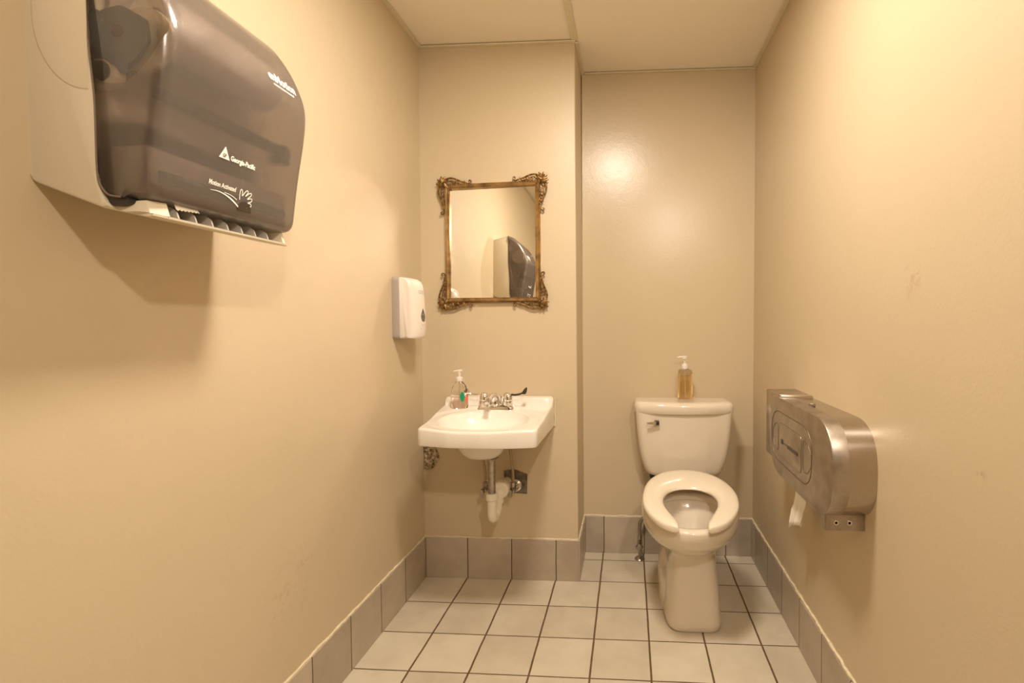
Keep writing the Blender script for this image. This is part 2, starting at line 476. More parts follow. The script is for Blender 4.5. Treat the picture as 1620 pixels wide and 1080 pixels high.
# underside
rr0 = [[Vector((*inset(OUT[i], .008), botz(OUT[i]))) for i in range(NS)], [Vector((*inset(OUT[i], .014), botz(OUT[i])+.02)) for i in range(NS)],
       [Vector((*SC.lerp(ELL[i], 1.1), .735)) for i in range(NS)]]
for s, z in ((1.0, .734), (.8, .728), (.66, .712), (.56, .685), (.46, .655), (.36, .638), (.26, .632), (.15, .631)):
    rr0.append([Vector((SC.x-.012+(ELL[i]-SC).x*s, SC.y+.01+(ELL[i]-SC).y*s, z)) for i in range(NS)])
loft(bm, rr0, False, True)
bmesh.ops.remove_doubles(bm, verts=bm.verts, dist=1e-5)
obj('basin', bm, M_sink, T, ang=45)
bm = B(); lathe(bm, [(.0, .672), (.014, .672), (.021, .671), (.023, .668), (0, .667)], (-.57, 1.935, .0115), seg=24)
obj('drain_flange', bm, M_chrome, T)
for nm in ('caulk_bead',):
    bm = B(); tube(bm, [(-.333, YL-.003, .834), (-.3305, YL-.003, .80), (-.332, YL-.003, .77), (-.3300, YL-.003, .74), (-.332, YL-.003, .705)], .0035, 6, smooth=4)
    obj(nm, bm, M_caulk, T)
# tailpiece and trap belong to the sink
DX, DY = -.563, 1.99
bm = B(); lathe(bm, [(0, .45), (.0155, .45), (.0155, .60), (.017, .605), (.017, .612), (.0155, .614), (.0155, .62), (0, .62)], (DX, DY, 0)); obj('tailpiece', bm, M_chromed, T)
bm = B(); lathe(bm, [(0, .612), (.022, .612), (.028, .616), (.028, .624), (.024, .632), (.024, .640), (0, .640)], (DX, DY, 0)); obj('drain_nut', bm, M_dark, T)
bm = B()
lathe(bm, [(0, .438), (.022, .438), (.0255, .442), (.0255, .462), (.021, .467), (0, .467)], (DX, DY, 0), seg=12)
tube(bm, [(DX, DY, .445), (DX, DY, .385), (DX, DY+.008, .363), (DX, DY+.03, .352), (DX, DY+.055, .358), (DX+.004, DY+.07, .38), (DX+.006, DY+.073, .425)], .0185, 20, smooth=5)
lathe(bm, [(0, .402), (.023, .402), (.023, .420), (0, .420)], (DX+.006, DY+.073, 0), seg=12)
tube(bm, [(DX+.006, DY+.073, .40), (DX+.008, DY+.077, .425), (DX+.010, DY+.09, .446), (DX+.012, DY+.15, .450), (DX+.012, YL+.01, .450)], .020, 18, smooth=5)
lathe(bm, [(0, DY+.075), (.030, DY+.077), (.037, DY+.085), (.037, DY+.115), (.030, DY+.12), (0, DY+.12)], (DX+.010, 0, .450), 'Y', 16)
obj('trap', bm, M_pvc, T)
# faucet: on the deck, a thing of its own
FX, FY = -.570, 2.092
FZ = deck(FX, FY-.02)-.0015
T = thing('faucet', 'chrome two handle faucet on the back deck of the white sink', 'faucet', (FX, FY, FZ))
bm = B()
ol = rpoly([(-.080, -.026), (.080, -.026), (.080, .024), (-.080, .024)], .022, 6)
def ys(y): return (FY+y)*1.0
loft(bm, [[Vector((FX+p.x*s, FY+p.y*s, FZ+z+(p.y+.02)*.05)) for p in ol] for s, z in ((1, 0), (1.0, .006), (.94, .014), (.82, .022), (.6, .024))])
obj('base_plate', bm, M_chrome, T, ang=30)
for sx in (-1, 1):
    px = FX+sx*.0505
    bm = B(); lathe(bm, [(0, .018), (.023, .018), (.023, .036), (.0195, .038), (.0195, .041), (.021, .043), (.020, .052), (.0165, .066), (.010, .073), (0, .075)], (px, FY, FZ))
    hd = obj('handle', bm, M_chrome, T)
    bm = B()
    z = FZ+.064
    pth = catmull([(px+sx*.012, FY, z), (px+sx*.035, FY-.002, z-.001), (px+sx*.058, FY-.004, z+.004), (px+sx*.072, FY-.006, z+.014), (px+sx*.086, FY-.009, z+.020)], 5)
    wd = [(.0055, .0028)]*9
    ringsx = []
    for i, p in enumerate(pth):
        t = i/(len(pth)-1)
        a = .004+.000*t; b = .0035
        if t > .62: u = (t-.62)/.38; a = .0045+.0085*math.sin(min(u*1.3, 1)*PI/2)*(1 if u < .7 else math.sqrt(max(.02, 1-((u-.7)/.3)**2))); b = .0035-.0008*u
        if t < .62: a = .0045
        ringsx.append([p+Vector((0, a*math.cos(k/12*2*PI), b*math.sin(k/12*2*PI)))+Vector((0, 0, a*(.5 if t < .62 else 1.0)*math.cos(k/12*2*PI))) for k in range(12)])
    loft(bm, ringsx)
    obj('lever', bm, M_chrome if sx < 0 else M_darkm, hd)
bm = B()
def sect(c, w_, h_, n=14): return [Vector((c[0]+w_*math.cos(2*PI*k/n), c[1], c[2]))+Vector((0, h_*math.sin(2*PI*k/n)*c[3], h_*math.sin(2*PI*k/n)*c[4])) for k in range(n)]
sp = [((FX-.004, FY+.004, FZ+.02, 1, 0), .024, .020), ((FX-.005, FY+.002, FZ+.045, .9, .4), .019, .016), ((FX-.007, FY-.010, FZ+.062, .5, .85), .015, .013), ((FX-.010, FY-.035, FZ+.062, .1, 1), .013, .011), ((FX-.013, FY-.065, FZ+.052, -.2, 1), .012, .010), ((FX-.015, FY-.088, FZ+.043, -.3, 1), .0115, .009), ((FX-.0155, FY-.094, FZ+.040, -.3, 1), .008, .006)]
loft(bm, [sect(c, a, b) for c, a, b in sp])
lathe(bm, [(0, -.012), (.0095, -.012), (.0095, .004), (0, .004)], (FX-.014, FY-.080, FZ+.036), seg=14)
obj('spout', bm, M_chrome, T)
# pop-up rod knob
bm = B(); lathe(bm, [(0, .0), (.003, .0), (.003, .03), (.005, .032), (.005, .038), (0, .04)], (FX+.02, FY+.006, FZ+.018), seg=10); obj('lift_rod', bm, M_chrome, T)

# supply stops and tubes
for (vx, tx, ty, lab) in ((-.637, -.652, 2.13, 'left chrome shutoff valve with thin supply tube below the sink'), (-.513, -.519, 2.13, 'right chrome shutoff valve with thin supply tube beside the metal wall plate')):
    T = thing('shutoff_valve', lab, 'valve', (vx, YL, .43), 'shutoff valves under the sink')
    bm = B(); lathe(bm, [(0, YL-.006), (.020, YL-.010), (.029, YL-.004), (.031, YL+.001), (0, YL+.001)], (vx, 0, .43), 'Y', 24); obj('escutcheon', bm, M_chrome, T)
    bm = B()
    lathe(bm, [(0, YL-.075), (.010, YL-.073), (.013, YL-.06), (.013, YL-.045), (.008, YL-.04), (.008, YL-.005), (0, YL-.005)], (vx, 0, .43), 'Y', 14)
    lathe(bm, [(0, .43), (.009, .43), (.009, .446), (.011, .447), (.011, .462), (.005, .466), (0, .466)], (vx, YL-.052, 0), seg=8)
    obj('valve_body', bm, M_chromed, T)
    bm = B()
    lathe(bm, [(0, YL-.098), (.014, YL-.098), (.016, YL-.094), (.015, YL-.084), (.006, YL-.080), (.006, YL-.07), (0, YL-.07)], (vx-.004, 0, .424), 'Y', 10, sx=.6, sy=1.25)
    obj('knob', bm, M_chromed, T)
    bm = B(); tube(bm, [(vx, YL-.052, .455), (vx+.001, YL-.052, .50), ((vx+tx)/2, YL-.058, .56), (tx, ty, .62), (tx+.004, ty-.01, .68), (tx+.012, ty-.03, .735)], .0062, 10, smooth=5)
    obj('supply_tube', bm, M_hose, T)
# metal patch plate, broken plaster
bm = B()
loft(bm, [[Vector((x, y, z)) for x, z in ((-.565, .497), (-.520, .506), (-.458, .483), (-.460, .394), (-.530, .398), (-.562, .42))] for y in (YL-.003, YL)])
tag(obj('wall_plate', bm, M_lead, smooth=False), 'bare dark metal plate on the wall behind the sink drain pipe', 'plate')
bm = B()
edge = [(-.9365, .625), (-.9365, .505), (-.925, .497), (-.908, .500), (-.893, .507), (-.882, .522), (-.872, .534), (-.864, .552), (-.868, .566), (-.874, .585), (-.880, .60), (-.885, .625)]
ed = [Vector((a+random.uniform(-.002, .002), 0, b+random.uniform(-.003, .003))) for a, b in edge]
ed[0].x = ed[1].x = -.9372
cc = sum(ed, Vector())/len(ed)
rs = []
for s, y in ((1, .0), (.97, .004), (.8, .006), (.6, .003), (.35, .006), (.1, .004)):
    rs.append([cc+(p-cc)*s+Vector((0, YL-y-random.uniform(0, .0015), 0)) for p in ed])
loft(bm, rs)
tag(obj('broken_plaster', bm, M_hole, smooth=False), 'patch of crumbling brown and white plaster under the sink, left corner', 'wall damage')

# ---------------------------------------------------------------- soap bottle on the sink
BX, BY = -.728, 2.085
BZ = deck(BX, BY-.03)
T = thing('soap_bottle', 'clear pink soap pump bottle with green label on the white sink', 'soap bottle', (BX, BY, BZ))
def bot(bm, prof, ox, oy, oz, a, b, n=32, pw=1.0):
    rs = []
    for r, h in prof:
        rs.append([Vector((ox+a*r*math.copysign(abs(math.cos(t))**pw, math.cos(t)), oy+b*r*math.copysign(abs(math.sin(t))**pw, math.sin(t)), oz+h)) for t in [2*PI*k/n for k in range(n)]])
    loft(bm, rs)
bm = B(); bot(bm, [(.05, .001), (.85, .0), (.97, .004), (1, .02), (.99, .05), (.93, .075), (.80, .095), (.55, .108), (.36, .114), (.34, .122), (.05, .122)], BX, BY, BZ+.001, .037, .026)
obj('bottle', bm, M_clear, T)
bm = B(); bot(bm, [(.05, .003), (.85, .003), (.95, .01), (.97, .03), (.96, .048), (.05, .048)], BX, BY, BZ+.001, .036, .0248)
obj('liquid', bm, M_pink, T)
bm = B()
lathe(bm, [(0, .118), (.0135, .118), (.014, .120), (.014, .133), (.007, .136), (.0045, .138), (.0045, .152), (0, .152)], (BX, BY, BZ), seg=20)
tube(bm, [(BX, BY, BZ+.145), (BX, BY, BZ+.159), (BX+.006, BY, BZ+.162)], .0065, 10)
tube(bm, [(BX+.012, BY, BZ+.163), (BX-.004, BY, BZ+.163), (BX-.022, BY-.006, BZ+.160)], lambda t: .006-.003*t, 10)
tube(bm, [(BX, BY, BZ+.118), (BX+.002, BY, BZ+.01)], .002, 8)
obj('pump', bm, M_white, T)
def label_patch(name, mat, ang0, ang1, zc, zr, extra=.0006):
    bm = B(); n = 10; vs = []
    for i in range(n+1):
        row = []
        for j in range(n+1):
            u, v = -1+2*i/n, -1+2*j/n
            uu_, vv_ = u*math.sqrt(1-v*v/2), v*math.sqrt(1-u*u/2)
            t = (ang0+ang1)/2+(ang1-ang0)/2*uu_; zz = zc+zr*vv_
            k = 1-.0*zz
            rad = 1.0 if zz < .05 else 1-.10*((zz-.05)/.03)
            row.append(bm.verts.new((BX+(.037*rad+extra)*math.cos(t), BY+(.026*rad+extra)*math.sin(t), BZ+.001+zz)))
        vs.append(row)
    for i in range(n):
        for j in range(n): bm.faces.new((vs[i][j], vs[i+1][j], vs[i+1][j+1], vs[i][j+1]))
    o = obj(name, bm, mat, T); return o
label_patch('label', M_green, -1.27, -.72, .052, .021)['label'] = 'round green label'
label_patch('label', M_red, -.62, -.2, .040, .014)['label'] = 'small red label'

# ---------------------------------------------------------------- toilet
TX = .242
T = thing('toilet', 'bone coloured two piece toilet with open front seat in the recess', 'toilet', (TX, 2.1, 0))
def egg(z, w_, yf, yb, xc=TX, n=56, p=2.15, ym=None):
    ym = ym if ym is not None else yf+(yb-yf)*.52
    out = []
    for k in range(n):
        a = 2*PI*k/n; c, s = math.cos(a), math.sin(a)
        x = w_*math.copysign(abs(c)**(2/p), c); y = math.copysign(abs(s)**(2/p), s)
        out.append(Vector((xc+x, ym+(y*(yb-ym) if y > 0 else y*(ym-yf)), z)))
    return out
bm = B()
secs = [(0, .106, 1.850, 2.34, 5), (.008, .1125, 1.843, 2.345, 5), (.03, .1125, 1.843, 2.345, 5), (.06, .108, 1.848, 2.34, 5), (.15, .102, 1.853, 2.33, 5), (.24, .092, 1.853, 2.31, 4.6), (.275, .091, 1.848, 2.30, 4.0),
        (.295, .100, 1.835, 2.30, 3.0), (.315, .122, 1.805, 2.30, 2.4), (.335, .150, 1.765, 2.29, 2.1), (.36, .176, 1.728, 2.28, 2.1), (.385, .187, 1.706, 2.27, 2.1), (.41, .190, 1.697, 2.26, 2.1), (.435, .190, 1.692, 2.25, 2.1), (.443, .187, 1.695, 2.25, 2.1), (.446, .182, 1.700, 2.25, 2.1),
        (.446, .150, 1.732, 2.10, 2.1), (.442, .145, 1.738, 2.095, 2.1), (.42, .143, 1.74, 2.092, 2.1), (.415, .150, 1.735, 2.098, 2.1), (.405, .146, 1.745, 2.09, 2.1), (.37, .130, 1.79, 2.075, 2.0), (.33, .106, 1.86, 2.06, 2.0), (.29, .075, 1.93, 2.04, 2.0), (.27, .05, 1.96, 2.02, 2.0), (.262, .02, 1.98, 2.0, 2.0)]
loft(bm, [egg(z, w_, yf, yb, p=p) for z, w_, yf, yb, p in secs])
for v in bm.verts:
    k = smooth01((v.co.z-.26)/.08); v.co.x += -.07*max(0, 1.95-v.co.y)*k+.009*(1-k)
# trapway lobes low on both sides, deck under the tank
for sx in (-1, 1):
    cx_ = TX+sx*.055
    loft(bm, [egg(z, w_, 1.93+dy, 2.30, xc=cx_+sx*o, p=2.4, n=24) for z, w_, o, dy in ((0, .060, 0, 0), (.05, .060, 0, 0), (.11, .058, .002, .01), (.15, .055, .0, .02), (.175, .045, -.006, .04), (.19, .03, -.01, .06))])
add_box(bm, (TX-.105, 2.17, .34), (TX+.105, 2.455, .448), .02, 3)
obj('bowl', bm, M_toilet, T, ang=50)
bm = B(); loft(bm, [egg(.300, .084, 1.90, 2.045, n=32), egg(.297, .06, 1.93, 2.04, n=32), egg(.295, .02, 1.96, 2.0, n=32)], True, True)
obj('water', bm, glassy('bowl_water', (.95, .95, .9, 1), 0, 1.33), T)
# tank
TK = .256
def tanksec(z, w_, yf, yb=2.478, bow=.018, r=.035):
    pts = [(TK-w_, yf+bow), (TK-w_*.5, yf+.004), (TK, yf), (TK+w_*.5, yf+.004), (TK+w_, yf+bow), (TK+w_, yb), (TK-w_, yb)]
    return [Vector((p.x, p.y, z)) for p in rpoly(pts, [r, .2, .3, .2, r, .015, .015], 7)]
bm = B()
loft(bm, [tanksec(z, w_, yf, r=r) for z, w_, yf, r in ((.4485, .10, 2.35, .02), (.4487, .138, 2.31, .03), (.452, .152, 2.297, .035), (.460, .167, 2.288, .04), (.477, .180, 2.283, .04), (.51, .191, 2.28, .04), (.55, .202, 2.276, .04), (.60, .210, 2.274, .04), (.66, .217, 2.272, .04), (.73, .223, 2.270, .04), (.752, .225, 2.270, .04))])
obj('tank', bm, M_toilet, T, ang=50)
bm = B()
def lidsec(z, d): return [Vector((p.x, p.y, z)) for p in rpoly([(TK-.230+d, 2.292+d), (TK-.12, 2.262+d), (TK, 2.256+d), (TK+.12, 2.262+d), (TK+.230-d, 2.292+d), (TK+.230-d, 2.480-d), (TK-.230+d, 2.480-d)], [.05, .3, .4, .3, .05, .03, .03], 8)]
loft(bm, [lidsec(z, d) for z, d in ((.745, .012), (.747, .004), (.750, .001), (.775, 0), (.787, .002), (.794, .007), (.798, .015), (.7995, .03), (.7995, .06))])
obj('tank_lid', bm, M_toilet, T, ang=50)
bm = B()
loft(bm, [[Vector((x, y+dy, z+dz)) for dy, dz in ((-.005, -h_), (.005, -h_), (.005, h_), (-.005, h_))] for x, y, z, h_ in ((.125, 2.262, .709, .0075), (.105, 2.258, .709, .006), (.085, 2.256, .709, .003), (.082, 2.257, .709, .002))])
lv = obj('flush_lever', bm, M_chrome, T, smooth=False)
bm = B(); add_box(bm, (.118, 2.257, .699), (.139, 2.285, .719), .002); obj('lever_mount', bm, M_darkm, T, smooth=False)
# seat ring, open at the front
SX = .241
outer = [(.052, 1.672), (.09, 1.688), (.125, 1.722), (.158, 1.78), (.180, 1.85), (.187, 1.93), (.180, 2.01), (.160, 2.085), (.122, 2.15), (.068, 2.195), (0, 2.212)]
inner = [(.050, 1.690), (.053, 1.725), (.066, 1.765), (.085, 1.815), (.099, 1.86), (.104, 1.905), (.100, 1.945), (.085, 1.985), (.060, 2.012), (.032, 2.026), (0, 2.030)]
def full(l): r = [(SX+a, b, 0) for a, b in l]; return catmull(r+[(SX-a, b, 0) for a, b in l[-2::-1]], 5)
fo, fi = full(outer), full(inner)
for p in fo+fi: p.x = SX+(p.x-SX)*.985-.07*(1.97-p.y)*(1 if p.y < 1.97 else .3)
bm = B(); rs = []; n = len(fo)
for i in range(n):
    o_, i_ = fo[i], fi[i]; e_ = min(i, n-1-i)/4; sq = math.sqrt(max(0, 1-(1-min(e_, 1))**2)) if e_ < 1 else 1
    sq = .35+.65*sq
    mid = (o_+i_)/2; o2, i2 = mid+(o_-mid)*(.8+.2*sq), mid+(i_-mid)*(.8+.2*sq)
    rg = []
    for u, h_ in ((0, .3), (.03, .1), (.1, .0), (.5, 0), (.9, 0), (.97, .06), (1, .25), (1, .6), (.985, .85), (.93, .98), (.8, 1.04), (.5, 1.08), (.22, .96), (.08, .78), (.02, .55)):
        p = i2.lerp(o2, u); zb = .450+(p.y-1.67)*.072
        rg.append(Vector((p.x, p.y, zb+.026*(.5+(h_-.5)*sq))))
    rs.append(rg)
loft(bm, rs)
obj('seat', bm, M_seat, T, ang=60)
for sx in (-1, 1):
    bm = B()
    tube(bm, [(TX+sx*.075-.02, 2.195, .468), (TX+sx*.075+.02, 2.195, .468)], .014, 12)
    add_box(bm, (TX+sx*.075-.016, 2.18, .446), (TX+sx*.075+.016, 2.22, .47), .004)
    obj('seat_hinge', bm, M_seat, T)

# water supply to the toilet
T = thing('toilet_supply', 'tarnished angle valve with flexible hose on the floor left of toilet', 'supply valve', (.052, 2.425, 0))
bm = B(); lathe(bm, [(0, 0), (.026, .0), (.022, .006), (.010, .010), (.0075, .012), (.0075, .055), (.011, .057), (.013, .075), (.011, .092), (.007, .094), (.007, .10), (.011, .101), (.011, .116), (.006, .12), (0, .12)], (.054, 2.425, 0), seg=16)
lathe(bm, [(0, 2.43), (.008, 2.43), (.008, 2.40), (.017, 2.398), (.019, 2.388), (.014, 2.382), (0, 2.38)], (.052, 0, .074), 'Y', 12, sx=1, sy=.8)
obj('angle_valve', bm, M_chromed, T)
bm = B(); tube(bm, [(.054, 2.425, .115), (.053, 2.425, .15), (.058, 2.427, .185), (.08, 2.43, .215), (.10, 2.43, .25), (.108, 2.42, .32), (.112, 2.41, .40), (.116, 2.40, .452)], .0085, 12, smooth=6); obj('hose', bm, M_braid, T)
bm = B(); lathe(bm, [(0, .415), (.014, .415), (.014, .4475), (0, .4475)], (.115, 2.402, 0), seg=8); obj('coupling_nut', bm, M_dark, T)

# ---------------------------------------------------------------- hand soap on the tank
BX, BY, BZ = .272, 2.405, .8000
T = thing('hand_soap_bottle', 'clear pump bottle of amber hand soap on the toilet tank lid', 'soap bottle', (BX, BY, BZ))
bm = B(); bot(bm, [(.05, .0005), (.93, .0005), (1, .004), (1, .128), (.97, .136), (.85, .141), (.42, .144), (.40, .149), (.05, .149)], BX, BY, BZ, .0345, .022, pw=.72)
obj('bottle', bm, M_clear, T)
bm = B(); bot(bm, [(.05, .003), (.9, .003), (.95, .006), (.95, .118), (.05, .118)], BX, BY, BZ, .034, .0212, pw=.72)
obj('liquid', bm, M_amber, T)
bm = B(); lathe(bm, [(0, .145), (.0165, .145), (.0165, .158), (.014, .166), (.0065, .170), (.0045, .172), (.0045, .195), (0, .195)], (BX-.002, BY, BZ), seg=22)
tube(bm, [(BX-.002, BY, BZ+.145), (BX, BY, BZ+.012)], .0028, 8)
lathe(bm, [(0, .192), (.012, .192), (.0125, .204), (.008, .207), (0, .207)], (BX-.002, BY, BZ), seg=18)
tube(bm, [(BX, BY, BZ+.200), (BX-.022, BY, BZ+.2015), (BX-.038, BY-.002, BZ+.199)], lambda t: .006-.0025*t, 10)
obj('pump', bm, M_white, T)

# ---------------------------------------------------------------- foam soap dispenser on the left wall
T = thing('soap_dispenser', 'white and grey wall soap dispenser on the left wall near the mirror', 'soap dispenser', (XL, 1.97, 1.23))
def xprism(bm, sections, cap=True): loft(bm, sections, cap, cap)
def sdsec(d, ya, yb, za, zb, r=.02, fy=0):
    return [Vector((XL+d, p.x, p.y)) for p in rpoly([(ya, za), (yb, za), (yb, zb), (ya, zb)], r, 6)]
bm = B(); xprism(bm, [sdsec(d, 1.913+i, 2.035-i, 1.104+i, 1.353-i, .016) for d, i in ((0, .001), (.002, 0), (.029, 0), (.032, .003))])
obj('back_plate', bm, M_grey, T)
bm = B()
rings = []
for k in range(15):   # cover: a stack of outlines growing away from the wall
    pass
prof = [(.031, 1.352), (.055, 1.350), (.072, 1.344), (.085, 1.332), (.092, 1.312), (.096, 1.28), (.099, 1.24), (.101, 1.20), (.102, 1.165), (.101, 1.135), (.097, 1.113), (.092, 1.106)]
low = [(.031, 1.106), (.045, 1.106), (.055, 1.108), (.062, 1.114), (.066, 1.128), (.070, 1.128), (.074, 1.112), (.092, 1.106)]
tp = catmull([(a, b, 0) for a, b in prof], 3)
secs = []
NY = 18
for j in range(NY+1):
    v = -1+2*j/NY; v = math.sin(v*PI/2)
    y = 1.974+.0605*v
    rnd = 1-math.sqrt(max(0, 1-abs(v)**5)); k = 1-.16*abs(v)**2.2-.30*rnd
    zs = 1-.04*rnd
    ring_ = [Vector((XL+.031+(p.x-.031)*k, y, 1.23+(p.y-1.23)*zs)) for p in tp]
    ring_ += [Vector((XL+.031+(a-.031)*k*.99, y, 1.23+(b+(.0 if abs(v) > .45 else 0)-1.23)*zs)) for a, b in low[-2::-1]]
    secs.append(ring_)
loft(bm, secs)
cover = obj('cover', bm, M_white, T, ang=50)
def sd_d(y, z):
    v = (y-1.974)/.0605; k = 1-.16*abs(v)**2.2
    pr_ = sorted([(b, a) for a, b in prof])
    for (b0, a0), (b1, a1) in zip(pr_, pr_[1:]):
        if b0 <= z <= b1: return .031+(a0+(a1-a0)*(z-b0)/(b1-b0)-.031)*k
    return .1
bm = B(); td = []
for k in range(32):
    a = 2*PI*k/32; r = 1
    y = .020*math.sin(a)*(1 if math.cos(a) < 0 else (1-math.cos(a))**.6+.0)
    z = -.017*1+(.022*math.cos(a) if math.cos(a) < 0 else .034*math.cos(a))
    td.append((1.975+y, 1.212+z))
loft(bm, [[Vector((XL+sd_d(y, z)+o_, 1.975+(y-1.975)*s, 1.2+(z-1.2)*s)) for y, z in td] for o_, s in ((-.002, 1), (.0008, 1), (.0012, .85), (.0008, .05))])
obj('level_window', bm, simple('window_grey', (.12, .10, .085, 1), .12), T)

def text_mesh(s, size, bold=0, shear=0, align='LEFT'):
    cu = bpy.data.curves.new('t', 'FONT'); cu.body = s; cu.size = size; cu.offset = bold; cu.shear = shear; cu.align_x = align; cu.resolution_u = 3
    o = bpy.data.objects.new('t', cu); C.objects.link(o)
    dg = bpy.context.evaluated_depsgraph_get(); me = bpy.data.meshes.new_from_object(o.evaluated_get(dg))
    bm = B(); bm.from_mesh(me); bpy.data.objects.remove(o); bpy.data.curves.remove(cu); bpy.data.meshes.remove(me)
    return bm
def thin(bm, fn):   # place flat artwork on a surface: fn(u, v) -> point
    bmesh.ops.triangulate(bm, faces=bm.faces)
    for _ in range(1):
        lng = [e_ for e_ in bm.edges if e_.calc_length() > .012]
        if lng: bmesh.ops.subdivide_edges(bm, edges=lng, cuts=2)
    for v in bm.verts: v.co = fn(v.co.x, v.co.y)
    return bm
bm = thin(text_mesh('GOJO', .021, .0006), lambda u, v: Vector((XL+sd_d(1.948+u, 1.287+v)+.0008, 1.948+u, 1.287+v)))
obj('logo', bm, M_greyink, T, smooth=False, recalc=False)
bm = B()
for zz in (1.163, 1.158): tube(bm, [(XL+sd_d(y, zz)+.0003, y, zz) for y in (1.955, 1.965, 1.985, 1.998)], .0006, 4)
lathe(bm, [(0, -.001), (.0022, -.001), (.0022, .001), (0, .001)], (XL+sd_d(1.955, 1.145)+.0005, 1.955, 1.145), 'X', 10)
obj('marking', bm, M_greyink, T)

# ---------------------------------------------------------------- paper towel dispenser
Y0, Y1 = .7285, 1.073
T = thing('paper_towel_dispenser', 'large smoked grey and beige paper towel dispenser on the left wall', 'paper towel dispenser', (XL, .9, 1.58))
def X(d): return XL+d
# back housing
hs = rpoly([(0, 1.775), (.1035, 1.800), (.1035, 1.62), (.112, 1.51), (.112, 1.385), (.128, 1.352), (.118, 1.350), (0, 1.394)], [.002, .012, .06, .05, .03, .003, .003, .012], 6)
def inset_prof(P, c, d):
    out = []
    for p in P:
        v = Vector((c[0], c[1]))-Vector((p[0], p[1])); out.append(Vector((p[0]+(d*v.x/v.length if p[0] > .004 else 0), p[1]+d*v.y/v.length)))
    return out
bm = B()
loft(bm, [[Vector((X(p[0]), y, p[1])) for p in inset_prof(hs, (.05, 1.58), d)] for y, d in ((Y0+.000, .006), (Y0+.0015, .002), (Y0+.005, 0), (Y1-.005, 0), (Y1-.0015, .002), (Y1, .006))])
hous = obj('housing', bm, M_beige, T, ang=35)
# moulded round boss on the near cheek
bm = B(); rs = []
for dr, dy in ((0, .001), (-.0010, -.0009), (-.003, -.0012), (-.02, -.0012)):
    rs.append([Vector((X(.1035+(.092+dr)*math.cos(a)), Y0+.0002+dy, 1.655+(.124+dr)*math.sin(a))) for a in [PI/2+k*PI/40 for k in range(41)]])
loft(bm, rs, False, True)
obj('cheek_boss', bm, M_beige, hous, ang=60)
# smoked cover shell
cp = catmull([(.1035, 1.800, 0), (.130, 1.790, 0), (.165, 1.763, 0), (.195, 1.722, 0), (.217, 1.678, 0), (.229, 1.640, 0), (.2305, 1.605, 0), (.224, 1.555, 0), (.214, 1.50, 0), (.206, 1.45, 0), (.200, 1.405, 0), (.196, 1.382, 0), (.186, 1.370, 0), (.165, 1.3655, 0)], 4)
seam = [(.150, 1.366), (.130, 1.370), (.118, 1.385), (.1125, 1.41), (.1125, 1.51), (.108, 1.57), (.1035, 1.63), (.1035, 1.71)]
loop = [Vector((p.x, p.y)) for p in cp]+[Vector(p) for p in seam]
def cover_d(z):
    best = None
    for a, b in zip(cp, cp[1:]):
        if (a.y-z)*(b.y-z) <= 0 and abs(a.y-b.y) > 1e-9: 
            d = a.x+(b.x-a.x)*(z-a.y)/(b.y-a.y); best = d if best is None else max(best, d)
    return best if best is not None else .2
def cring(y, r):
    c = Vector((.15, 1.56)); out = []
    n = len(loop)
    for i, p in enumerate(loop):
        t = (loop[(i+1) % n]-loop[i-1]).normalized(); nrm = Vector((-t.y, t.x))
        if (c-p).dot(nrm) < 0: nrm = -nrm
        keep = 0 if i >= len(cp) or i == 0 else 1
        q = p+nrm*r*keep
        if keep and p.y < 1.43:
            q = Vector((p.x-r*max(0, min(1, (p.x-.150)/.04)), p.y+r*(1.43-p.y)/.0645))
        if keep: q = Vector((max(q.x, .1045+(.009 if q.y < 1.52 else 0)), q.y))
        out.append(Vector((X(q.x), y, q.y)))
    return out
R_ = .024; secs = []
for k in range(9):
    a = PI/2*k/8; secs.append(cring(Y0+.002+R_*(1-math.sin(a)) if False else Y0+.002+R_*(1-math.sin(a)), R_*(1-math.cos(a))*.9 if False else R_*(1-math.cos(PI/2-a))*.9))
# order: start at the end face (a=90deg -> y=Y0) and grow
secs = []
for k in range(9):
    a = PI/2*(k/8)
    secs.append(cring(Y0+.001+R_*(1-math.cos(a)), R_*.9*(1-math.sin(a))))
secs2 = []
for k in range(9):
    a = PI/2*(k/8)
    secs2.append(cring(Y1+.001-R_*(1-math.cos(a)), R_*.9*(1-math.sin(a))))
secs = [cring(Y0+.001, R_*.9+.004)]+secs+secs2[::-1]+[cring(Y1+.001, R_*.9+.004)]
bm = B()
vs = [[bm.verts.new(p) for p in r] for r in secs]
nl = len(loop); ncp = len(cp)
for i in range(len(vs)-1):
    for j in range(ncp+1): bm.faces.new((vs[i][j], vs[i][j+1], vs[i+1][j+1], vs[i+1][j]))
_caps = [bm.faces.new(vs[0]), bm.faces.new(vs[-1][::-1])]
bmesh.ops.remove_doubles(bm, verts=bm.verts, dist=1e-6)
bmesh.ops.dissolve_degenerate(bm, edges=bm.edges, dist=1e-6)
for _cf in sorted(bm.faces, key=lambda q: -q.calc_area())[:2]:
    bmesh.ops.inset_region(bm, faces=[_cf], thickness=.0025, use_even_offset=True)
bmesh.ops.delete(bm, geom=[v for v in bm.verts if not v.link_faces], context='VERTS')
bmesh.ops.recalc_face_normals(bm, faces=bm.faces)
_f = max(bm.faces, key=lambda q: q.calc_center_median().x)
if _f.normal.x < 0: bmesh.ops.reverse_faces(bm, faces=bm.faces)
cov = obj('cover', bm, M_smoke, T, ang=50, recalc=False)
sm = cov.modifiers.new('thickness', 'SOLIDIFY'); sm.thickness = .0022; sm.offset = -1
cov['label'] = 'smoked translucent plastic cover'
# cover rim along the seam, seen as a lighter edge
bm = B()
tube(bm, [(X(a-.001), Y0+.0008, b) for a, b in [(.1035, 1.795)]+seam[::-1]], .0016, 6, smooth=4)
obj('rim', bm, M_inner, cov)
